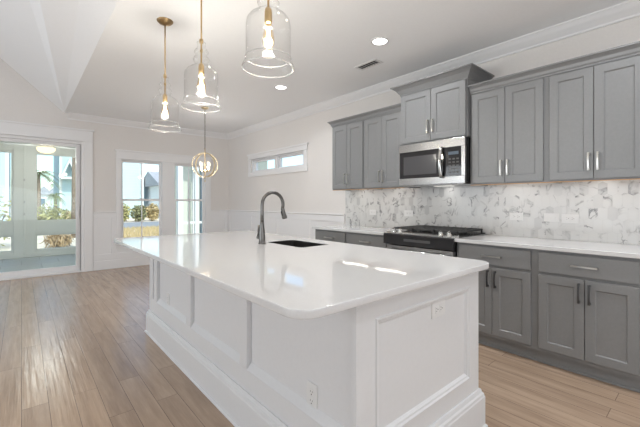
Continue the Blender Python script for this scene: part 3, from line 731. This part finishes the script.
# ------------------------------------------------------------------ range
def gas_range():
    y0, y1 = 1.572, 2.328; xf = 2.965; xb = XW - .012
    t = thing('gas_range', 'stainless slide-in gas range with black front panel and iron grates', 'range', (3.3, 1.95, 0))
    box('body', 3.02, xb, y0 + .004, y1 - .004, .06, .905, M['black'], t)
    bm = bmesh.new()
    for yy in (y0 + .05, y1 - .09):
        for xx in (3.08, 3.5): bx(bm, xx, xx + .04, yy, yy + .04, 0, .06)
    obj('foot', bm, M['black'], t)
    bm = bmesh.new(); bx(bm, 3.0, xb, y0 - .004, y1 + .004, .916, .93, .004); ct = obj('cooktop', bm, M['black'], t)
    # sloping stainless shelf that carries the knobs
    bm = bmesh.new(); prism(bm, [(xf - .01, y0 - .006, .9145), (xf - .01, y0 - .006, .920), (3.045, y0 - .006, .940), (3.045, y0 - .006, .9145)], (0, y1 - y0 + .036, 0)); cp = obj('control_shelf', bm, M['steel_bright'], t)
    bm = bmesh.new(); prism(bm, [(xf - .022, y0 - .006, .806), (xf - .022, y0 - .006, .905), (xf - .01, y0 - .006, .9143), (xf - .001, y0 - .006, .9143), (xf - .001, y0 - .006, .806)], (0, y1 - y0 + .036, 0)); pn = obj('front_panel', bm, M['black_glass'], t)
    bm = bmesh.new(); bx(bm, xf - .0235, xf - .022, 1.80, 2.10, .845, .87, 0); obj('display', bm, M['key'], pn)
    box('panel_backing', xf - .001, 3.02, y0 + .002, y1 - .002, .800, .912, M['black'], pn)
    nrm = Vector((-.28, 0, .96)).normalized()
    for y in (2.265, 2.18, 1.72, 1.635):
        bm = bmesh.new(); lathe(bm, [(.024, 0), (.024, .008), (.019, .010), (.018, .034), (.015, .038), (.0005, .038)], (0, 0, 0), 20)
        bx(bm, -.004, .004, -.018, .018, .036, .046, .001)
        mx = nrm.to_track_quat('Z', 'Y').to_matrix().to_4x4(); mx.translation = Vector((3.0, y, .926)); bm.transform(mx); obj('knob', bm, M['steel_bright'], t)
    dr = box('oven_door', xf - .01, 3.02, y0 + .003, y1 - .003, .235, .792, M['steel'], t, .004)
    box('door_glass', xf - .013, xf - .008, y0 + .10, y1 - .10, .33, .66, M['black_glass'], dr)
    bm = bmesh.new(); tube(bm, [(xf - .055, y0 + .04, .752), (xf - .055, y1 - .04, .752)], .013, 12)
    for yy in (y0 + .07, y1 - .07): bx(bm, xf - .055, xf - .008, yy - .012, yy + .012, .743, .761)
    obj('handle', bm, M['steel_bright'], dr)
    box('storage_drawer', xf - .008, 3.02, y0 + .003, y1 - .003, .075, .228, M['steel'], t, .004)
    for (x, y, r) in ((3.17, 1.74, .045), (3.17, 2.16, .045), (3.45, 1.74, .038), (3.45, 2.16, .038), (3.31, 1.95, .05)):
        bm = bmesh.new(); lathe(bm, [(r * 1.3, .930), (r * 1.3, .937), (r, .939), (r, .950), (r * .8, .953), (.0005, .953)], (x, y, 0), 24); obj('burner', bm, M['iron'], ct)
    for k in range(3):
        a0 = y0 + .012 + k * .2455; a1 = a0 + .241; bm = bmesh.new(); z0, z1 = .958, .972
        for yy in (a0, a1 - .014): bx(bm, 3.065, xb - .03, yy, yy + .014, z0 - .004, z1, .003)
        for xx in (3.065, 3.30, xb - .044): bx(bm, xx, xx + .014, a0, a1, z0 - .004, z1, .003)
        for yy in (a0 + .06, a0 + .115, a0 + .17): bx(bm, 3.07, xb - .035, yy, yy + .010, z0, z1 + .003, .003)
        for xx in (3.13, 3.19, 3.25, 3.37, 3.43, 3.49): bx(bm, xx, xx + .009, a0, a1, z0, z1 + .002, .002)
        for xx in (3.067, xb - .044):
            for yy in (a0 + .002, a1 - .014): bx(bm, xx, xx + .012, yy, yy + .012, .929, z0)
        obj('grate', bm, M['iron'], ct)
gas_range()

# ------------------------------------------------------------------ island
IX0, IX1, IY0, IY1 = .957, 1.912, .870, 3.57     # faces of the base
TX0, TX1, TY0, TY1 = .625, 1.978, .812, 3.61     # worktop
def island():
    t = thing('kitchen_island', 'long white paneled kitchen island base in the middle of the floor', 'kitchen island', (1.43, 2.2, 0))
    box('body', IX0 + .02, IX1 - .02, IY0 + .02, IY1 - .02, .10, .884 - .23, M['island_white'], t)
    # seating side: flat recessed boards between raised stiles
    bm = bmesh.new(); bx(bm, IX0, IX0 + .02, IY0 + .021, IY1 - .021, .1, .884); obj('back_panel', bm, M['island_white'], t)
    for y in (1.685, 2.515, 3.345):
        bm = bmesh.new(); bx(bm, IX0 - .028, IX0, y, y + .085, .3305, .884, .002); obj('stile', bm, M['island_white'], t)
    bm = bmesh.new(); bx(bm, IX0 - .028, IX0, IY1 - .105, IY1 - .021, .3305, .884, .002); obj('stile', bm, M['island_white'], t)
    bm = bmesh.new(); bx(bm, IX0 - .028, IX0, IY0 + .021, IY1 - .021, .20, .33); prism(bm, [(IX0 - .027, IY0 + .021, .3302), (IX0 - .0005, IY0 + .021, .3302), (IX0 - .0005, IY0 + .021, .366)], (0, IY1 - IY0 - .042, 0)); obj('bottom_rail', bm, M['island_white'], t)
    # end facing the viewer: one framed panel
    for (ya, nn, nm) in ((IY0, (0, -1, 0), 'end_panel'), (IY1, (0, 1, 0), 'end_panel')):
        bm = bmesh.new()
        if nn[1] < 0:
            w_, h = IX1 - IX0 + .028, .884 - .1
            O = Vector((IX0 - .028, ya, .1)); x0, x1, z0, z1 = .112, .878, .205, .69
            # frame boards around the panel, then a stepped moulding
            bx(bm, IX0 - .028, IX0 - .028 + x0, ya, ya + .02, .1, .884, 0); bx(bm, IX0 - .028 + x1, IX1, ya, ya + .02, .1, .884, 0)
            bx(bm, IX0 - .028 + x0, IX0 - .028 + x1, ya, ya + .02, .1, .1 + z0); bx(bm, IX0 - .028 + x0, IX0 - .028 + x1, ya, ya + .02, .1 + z1, .884)
            bx(bm, IX0 - .028 + x0, IX0 - .028 + x1, ya + .014, ya + .02, .1 + z0, .1 + z1)
        else: bx(bm, IX0 - .028, IX1, ya - .02, ya, .1, .884)
        e = obj(nm, bm, M['island_white'], t)
        if nn[1] < 0:
            bm = bmesh.new(); X0, X1, Z0, Z1 = IX0 - .028 + x0, IX0 - .028 + x1, .1 + z0, .1 + z1
            def rect(i, d): return [bm.verts.new((x, ya + d, z)) for x, z in ((X0 + i, Z0 + i), (X1 - i, Z0 + i), (X1 - i, Z1 - i), (X0 + i, Z1 - i))]
            R = [rect(-.004, 0), rect(-.002, -.005), rect(.006, -.005), rect(.012, .001), rect(.020, .003), rect(.024, .0085), rect(.030, .014)]
            for a, b in zip(R, R[1:]):
                for k in range(4): bm.faces.new((a[k], a[(k + 1) % 4], b[(k + 1) % 4], b[k]))
            obj('panel_molding', bm, M['island_white'], e)
    # working side: two pairs of doors
    bm = bmesh.new(); bx(bm, IX1 - .02, IX1 - .0005, IY0 + .021, IY1 - .021, .1, .884); bd = obj('front_frame', bm, M['island_white'], t)
    for k in range(4):
        a0 = IY0 + .03 + k * .662; bm = bmesh.new(); paneled(bm, (IX1 + .02, a0, .13), (0, 1, 0), (0, 0, 1), (1, 0, 0), .655, .73, .02, .057); obj('door', bm, M['island_white'], t)
    # tall stepped baseboard all round
    bm = bmesh.new(); rows = []
    for e, z in ((.0, 0), (.036, 0), (.036, .010), (.032, .017), (.026, .019), (.026, .170), (.0245, .174), (.023, .176), (.021, .189), (.014, .196), (.011, .208), (.008, .214), (-.01, .214)):
        rows.append([bm.verts.new(v) for v in ((IX0 - .028 - e, IY0 - e, z), (IX1 + e, IY0 - e, z), (IX1 + e, IY1 + e, z), (IX0 - .028 - e, IY1 + e, z))])
    for a, b in zip(rows, rows[1:]):
        for k in range(4): bm.faces.new((a[k], a[(k + 1) % 4], b[(k + 1) % 4], b[k]))
    obj('baseboard', bm, M['island_white'], t)
    return t
island()
SX0, SX1, SY0, SY1 = 1.535, 1.825, 1.985, 2.475   # sink cut-out
def rounded(x0, x1, y0, y1, r, n=8):
    P = []
    for (cx, cy, a0) in ((x1 - r, y0 + r, -PI / 2), (x1 - r, y1 - r, 0), (x0 + r, y1 - r, PI / 2), (x0 + r, y0 + r, PI)):
        for i in range(n + 1):
            a = a0 + PI / 2 * i / n; P.append((cx + r * math.cos(a), cy + r * math.sin(a)))
    return P
def slab(name, outlines, z0, z1, bev, m):
    c = bpy.data.curves.new(name, 'CURVE'); c.dimensions = '2D'; c.fill_mode = 'BOTH'; c.extrude = (z1 - z0) / 2 - bev; c.bevel_depth = bev; c.bevel_resolution = 2; c.offset = -bev
    for P in outlines:
        s = c.splines.new('POLY'); s.points.add(len(P) - 1); s.use_cyclic_u = True
        for i, p in enumerate(P): s.points[i].co = (p[0], p[1], 0, 1)
    o = bpy.data.objects.new(name, c); COL.objects.link(o); o.location = (0, 0, (z0 + z1) / 2)
    dg = bpy.context.evaluated_depsgraph_get(); me = bpy.data.meshes.new_from_object(o.evaluated_get(dg)); bpy.data.objects.remove(o)
    me.materials.clear(); me.materials.append(m)
    q = bpy.data.objects.new(name, me); COL.objects.link(q); q.location = (0, 0, (z0 + z1) / 2); return q
ic = slab('island_countertop', [rounded(TX0, TX1, TY0, TY1, .085), rounded(SX0, SX1, SY0, SY1, .03, 5)[::-1]], .884, .914, .004, M['quartz'])
tag(ic, 'glossy white quartz island countertop with rounded corners and a sink cut-out', 'countertop')
def sink():
    t = thing('sink', 'dark stainless undermount sink set in the island countertop', 'sink', ((SX0 + SX1) / 2, (SY0 + SY1) / 2, .68))
    bm = bmesh.new(); loops = []
    for (e, z, r) in ((-.0008, .9085, .03), (-.003, .9085, .03), (-.003, .80, .03), (-.006, .70, .03), (-.03, .685, .03)):
        loops.append([bm.verts.new((x, y, z)) for x, y in rounded(SX0 - e, SX1 + e, SY0 - e, SY1 + e, r, 5)])
    for a, b in zip(loops, loops[1:]):
        for k in range(len(a)): f = bm.faces.new((a[k], a[(k + 1) % len(a)], b[(k + 1) % len(a)], b[k]))
    bm.faces.new(loops[-1]); obj('basin', bm, M['sink_steel'], t)
    bm = bmesh.new(); lathe(bm, [(.045, .686), (.043, .690), (.03, .689), (.02, .687), (.001, .687)], ((SX0 + SX1) / 2, (SY0 + SY1) / 2, 0), 24); obj('drain', bm, M['steel'], t)
sink()
def faucet():
    x, y = 1.437, 2.36; t = thing('faucet', 'gunmetal gooseneck pull-down faucet standing on the island countertop', 'faucet', (x, y, .914))
    bm = bmesh.new(); lathe(bm, [(.030, .9145), (.030, .922), (.027, .926), (.0255, .96), (.021, 1.02), (.0155, 1.075), (.0145, 1.09), (.013, 1.09)], (x, y, 0), 24); disc(bm, .030, (x, y, .9145), 24); obj('body', bm, M['faucet'], t)
    bm = bmesh.new(); R_ = .100; zc = 1.222; pts = [(x, y, 1.08), (x, y, 1.15)]
    for i in range(0, 13): a = PI - (PI * 1.10) * i / 12; pts.append((x + R_ + R_ * math.cos(a), y, zc + R_ * math.sin(a)))
    tube(bm, pts, .0135, 14); obj('spout', bm, M['faucet'], t)
    e = Vector(pts[-1]); d = (Vector(pts[-1]) - Vector(pts[-2])).normalized(); d = Vector((.26, 0, -.97)).normalized()
    bm = bmesh.new(); tube(bm, [e - d * .004, e + d * .012, e + d * .03, e + d * .075, e + d * .085], [.0145, .0155, .016, .0225, .020], 16); hd = obj('spray_head', bm, M['faucet'], t)
    bm = bmesh.new(); q = e + d * .04 + Vector((-.017, 0, -.002)); tube(bm, [q - d * .018, q + d * .022], .006, 8); obj('spray_button', bm, M['black'], hd)
    bm = bmesh.new(); tube(bm, [(x, y + .015, .962), (x, y + .066, .962)], [.016, .015], 14); hub = obj('handle_hub', bm, M['faucet'], t)
    bm = bmesh.new(); tube(bm, [(x - .0, y + .056, .965), (x, y + .058, 1.0), (x + .002, y + .048, 1.06)], [.012, .009, .010], 10); obj('lever', bm, M['faucet'], hub)
faucet()
g = 'outlets on the white island'
plate('white landscape outlet on the paneled end of the island', (1.515, IY0 + .014, .732), (0, -1, 0), (1, 0, 0), .118, .074, 'outlet', g)
plate('white upright outlet low on the island side, near its rounded front corner', (IX0, 1.155, .40), (-1, 0, 0), (0, -1, 0), .072, .118, 'outlet', g)
plate('small-looking upright outlet on the island side panel, by the dining end', (IX0, 3.10, .40), (-1, 0, 0), (0, -1, 0), .072, .118, 'outlet', g)

# ------------------------------------------------------------------ pendants
def bell(x, y, zb, label):
    t = thing('pendant_light', label, 'pendant light', (x, y, ZC), 'glass bell pendants over the island')
    bm = bmesh.new(); lathe(bm, [(.0005, ZC - .036), (.02, ZC - .034), (.05, ZC - .022), (.064, ZC - .008), (.065, ZC - .0005), (.0005, ZC - .0005)], (x, y, 0), 28); obj('ceiling_canopy', bm, M['brass_dark'], t)
    zt = zb + .455
    bm = bmesh.new(); tube(bm, [(x, y, ZC - .03), (x, y, zb + .30)], .0055, 10); tube(bm, [(x, y, zt - .012), (x, y, zt + .012)], .013, 12); tube(bm, [(x, y, zb + .38), (x, y, zb + .40)], .009, 10); obj('rod', bm, M['brass'], t)
    prof = [(.126, 0), (.1285, .006), (.125, .020), (.113, .040), (.1105, .052), (.113, .056), (.1105, .062), (.110, .12), (.110, .215), (.106, .238), (.093, .258), (.070, .275), (.048, .288), (.040, .300), (.050, .315), (.055, .328), (.047, .343), (.034, .355), (.040, .368), (.047, .380), (.040, .394), (.028, .404), (.026, .425), (.030, .443), (.020, .452), (.012, .455)]
    bm = bmesh.new(); outer = [(r, zb + z) for r, z in prof]
    lathe(bm, outer, (x, y, 0), 40); obj('glass_shade', bm, M['shade_glass'], t)
    bm = bmesh.new()
    for rr, zz, tr in ((.1275, .004, .0026), (.1125, .054, .0018)):
        n = 40; tube(bm, [(x + rr * math.cos(2 * PI * k / n), y + rr * math.sin(2 * PI * k / n), zb + zz) for k in range(n + 1)], tr, 6, False)
    obj('glass_rim', bm, M['rim_glass'], t)
    bm = bmesh.new(); lathe(bm, [(.0005, zb + .305), (.012, zb + .303), (.017, zb + .295), (.019, zb + .275), (.019, zb + .232), (.016, zb + .226), (.0005, zb + .226)], (x, y, 0), 20); obj('socket', bm, M['brass'], t)
    bm = bmesh.new(); lathe(bm, [(.013, zb + .228), (.015, zb + .215), (.024, zb + .18), (.030, zb + .15), (.028, zb + .125), (.018, zb + .105), (.0005, zb + .097)], (x, y, 0), 24); b = obj('bulb', bm, M['bulb_glass'], t)
    bm = bmesh.new()
    for k in range(4):
        a = k * PI / 2 + .4; r0, r1 = .004, .011
        tube(bm, [(x + r0 * math.cos(a), y + r0 * math.sin(a), zb + .205), (x + r1 * math.cos(a), y + r1 * math.sin(a), zb + .13)], .0018, 6)
    obj('filament', bm, M['filament'], b)
    lamp('pendant_lamp', 'POINT', (x, y, zb + .155), 11, .03, (.98, .985, 1), parent=t)
M['rim_glass'] = mat('pendant_glass_rim', (.9, .9, .9), .03, 0, .8, Transmission_Weight=.75, IOR=1.5)
bell(.926, 3.09, 1.862, 'clear glass bell pendant with its brass ceiling canopy in view, farthest along the island')
bell(.926, 2.305, 1.884, 'clear glass bell pendant hanging in front of the globe chandelier, middle of three')
bell(.926, 1.462, 1.904, 'largest-looking clear glass bell pendant, its top cut by the frame')

def chandelier(x, y, zc, R_):
    t = thing('chandelier', 'gold ring orb chandelier with candle bulbs hanging by the dining windows', 'chandelier', (x, y, ZC))
    bm = bmesh.new(); lathe(bm, [(.0005, ZC - .035), (.03, ZC - .03), (.06, ZC - .012), (.062, ZC - .0005), (.0005, ZC - .0005)], (x, y, 0), 24); obj('ceiling_canopy', bm, M['gold'], t)
    bm = bmesh.new(); z = ZC - .035; k = 0
    while z > zc + R_ + .06:
        n = 10; a = (k % 2) * PI / 2
        tube(bm, [(x + .009 * math.cos(2 * PI * i / n) * math.cos(a), y + .009 * math.cos(2 * PI * i / n) * math.sin(a), z - .02 + .02 * math.sin(2 * PI * i / n)) for i in range(n + 1)], .0028, 5, False)
        z -= .031; k += 1
    obj('chain', bm, M['chain'], t)
    for a in (2.75, 2.02):
        bm = bmesh.new(); n = 40; rows = []
        ax = Vector((math.cos(a), math.sin(a), 0)); nn = Vector((-math.sin(a), math.cos(a), 0))
        for i in range(n):
            b = 2 * PI * i / n; d = ax * math.cos(b) + Vector((0, 0, 1)) * math.sin(b)
            rows.append([bm.verts.new(Vector((x, y, zc)) + d * (R_ + s) + nn * q) for s, q in ((0, -.012), (0, .012), (-.013, .012), (-.013, -.012))])
        for i in range(n):
            p, q = rows[i], rows[(i + 1) % n]
            for k in range(4): f = bm.faces.new((p[k], p[(k + 1) % 4], q[(k + 1) % 4], q[k]))
        obj('ring', bm, M['gold'], t)
    bm = bmesh.new(); tube(bm, [(x, y, zc + R_ + .07), (x, y, zc - R_ - .03)], .008, 10); lathe(bm, [(.0005, -.12), (.03, -.115), (.035, -.10), (.02, -.085), (.008, -.08)], (x, y, zc), 18); lathe(bm, [(.008, -.045), (.014, -.05), (.005, -.075), (.0005, -.08)], (x, y, zc - R_), 14); obj('stem', bm, M['gold'], t)
    for k in range(4):
        a = .2 + k * PI / 2; cx, cy = x + .085 * math.cos(a), y + .085 * math.sin(a)
        bm = bmesh.new(); tube(bm, [(x, y, zc - .10), (x + .05 * math.cos(a), y + .05 * math.sin(a), zc - .115), (cx, cy, zc - .09)], .005, 8); lathe(bm, [(.0005, -.092), (.02, -.09), (.022, -.082), (.010, -.08), (.010, -.02), (.0005, -.02)], (cx, cy, zc), 14); ar = obj('arm', bm, M['gold'], t)
        bm = bmesh.new(); lathe(bm, [(.008, -.02), (.017, .0), (.018, .018), (.010, .045), (.0005, .06)], (cx, cy, zc), 14); obj('bulb', bm, M['bulb_glow'], ar)
    lamp('chandelier_lamp', 'POINT', (x, y, zc + .03), 11, .06, (1, .96, .91), parent=t)
M['chain'] = mat('dark_chain', (.22, .20, .18), .4, .9)
chandelier(2.27, 5.5, 1.85, .204)

# ------------------------------------------------------------------ recessed lights and vent
def can(x, y, label, group='recessed ceiling lights'):
    t = thing('recessed_light', label, 'recessed light', (x, y, ZC), group)
    bm = bmesh.new(); lathe(bm, [(.088, ZC - .0005), (.088, ZC - .006), (.070, ZC - .010), (.066, ZC - .004)], (x, y, 0), 32); obj('trim_ring', bm, M['plate'], t)
    bm = bmesh.new(); disc(bm, .0675, (x, y, ZC - .006), 32, flip=True); obj('lens', bm, M['can'], t, recalc=False)
    lamp('ceiling_down_lamp', 'AREA', (x, y, ZC - .014), 7.5, .13, (.96, .98, 1), (x, y, 0), parent=t, spread=150)
can(2.60, 2.127, 'round recessed ceiling light nearer the microwave cabinet, close to the vent')
can(2.636, 3.848, 'round recessed ceiling light farther along, between vent and dining corner')
# more lamps added out of view, without fittings, to brighten the room
for x, y in ((2.6, .35), (2.6, -1.4), (.95, -.4)): lamp('ceiling_down_lamp', 'AREA', (x, y, ZC - .014), 7.5, .13, (.96, .98, 1), (x, y, 0), spread=150)
t = thing('air_vent', 'white ceiling air vent with dark slats above the wall cabinets', 'vent', (2.95, 2.575, ZC))
bm = bmesh.new(); frame_z = ZC - .008
for (x0, x1, y0, y1) in ((2.88, 2.905, 2.42, 2.73), (2.995, 3.02, 2.42, 2.73), (2.905, 2.995, 2.42, 2.445), (2.905, 2.995, 2.705, 2.73)): bx(bm, x0, x1, y0, y1, frame_z, ZC - .0004, .002)
obj('frame', bm, M['plate'], t)
box('duct_opening', 2.905, 2.995, 2.445, 2.705, ZC - .002, ZC - .0005, M['slot'], t)
for k in range(7):
    bm = bmesh.new(); a = 2.45 + k * .036
    prism(bm, [(2.905, a, ZC - .0075), (2.905, a + .003, ZC - .0075), (2.905, a + .016, ZC - .0022), (2.905, a + .013, ZC - .0022)], (.09, 0, 0)); obj('slat', bm, M['vent_slat'] if 'vent_slat' in M else M['plate'], t)
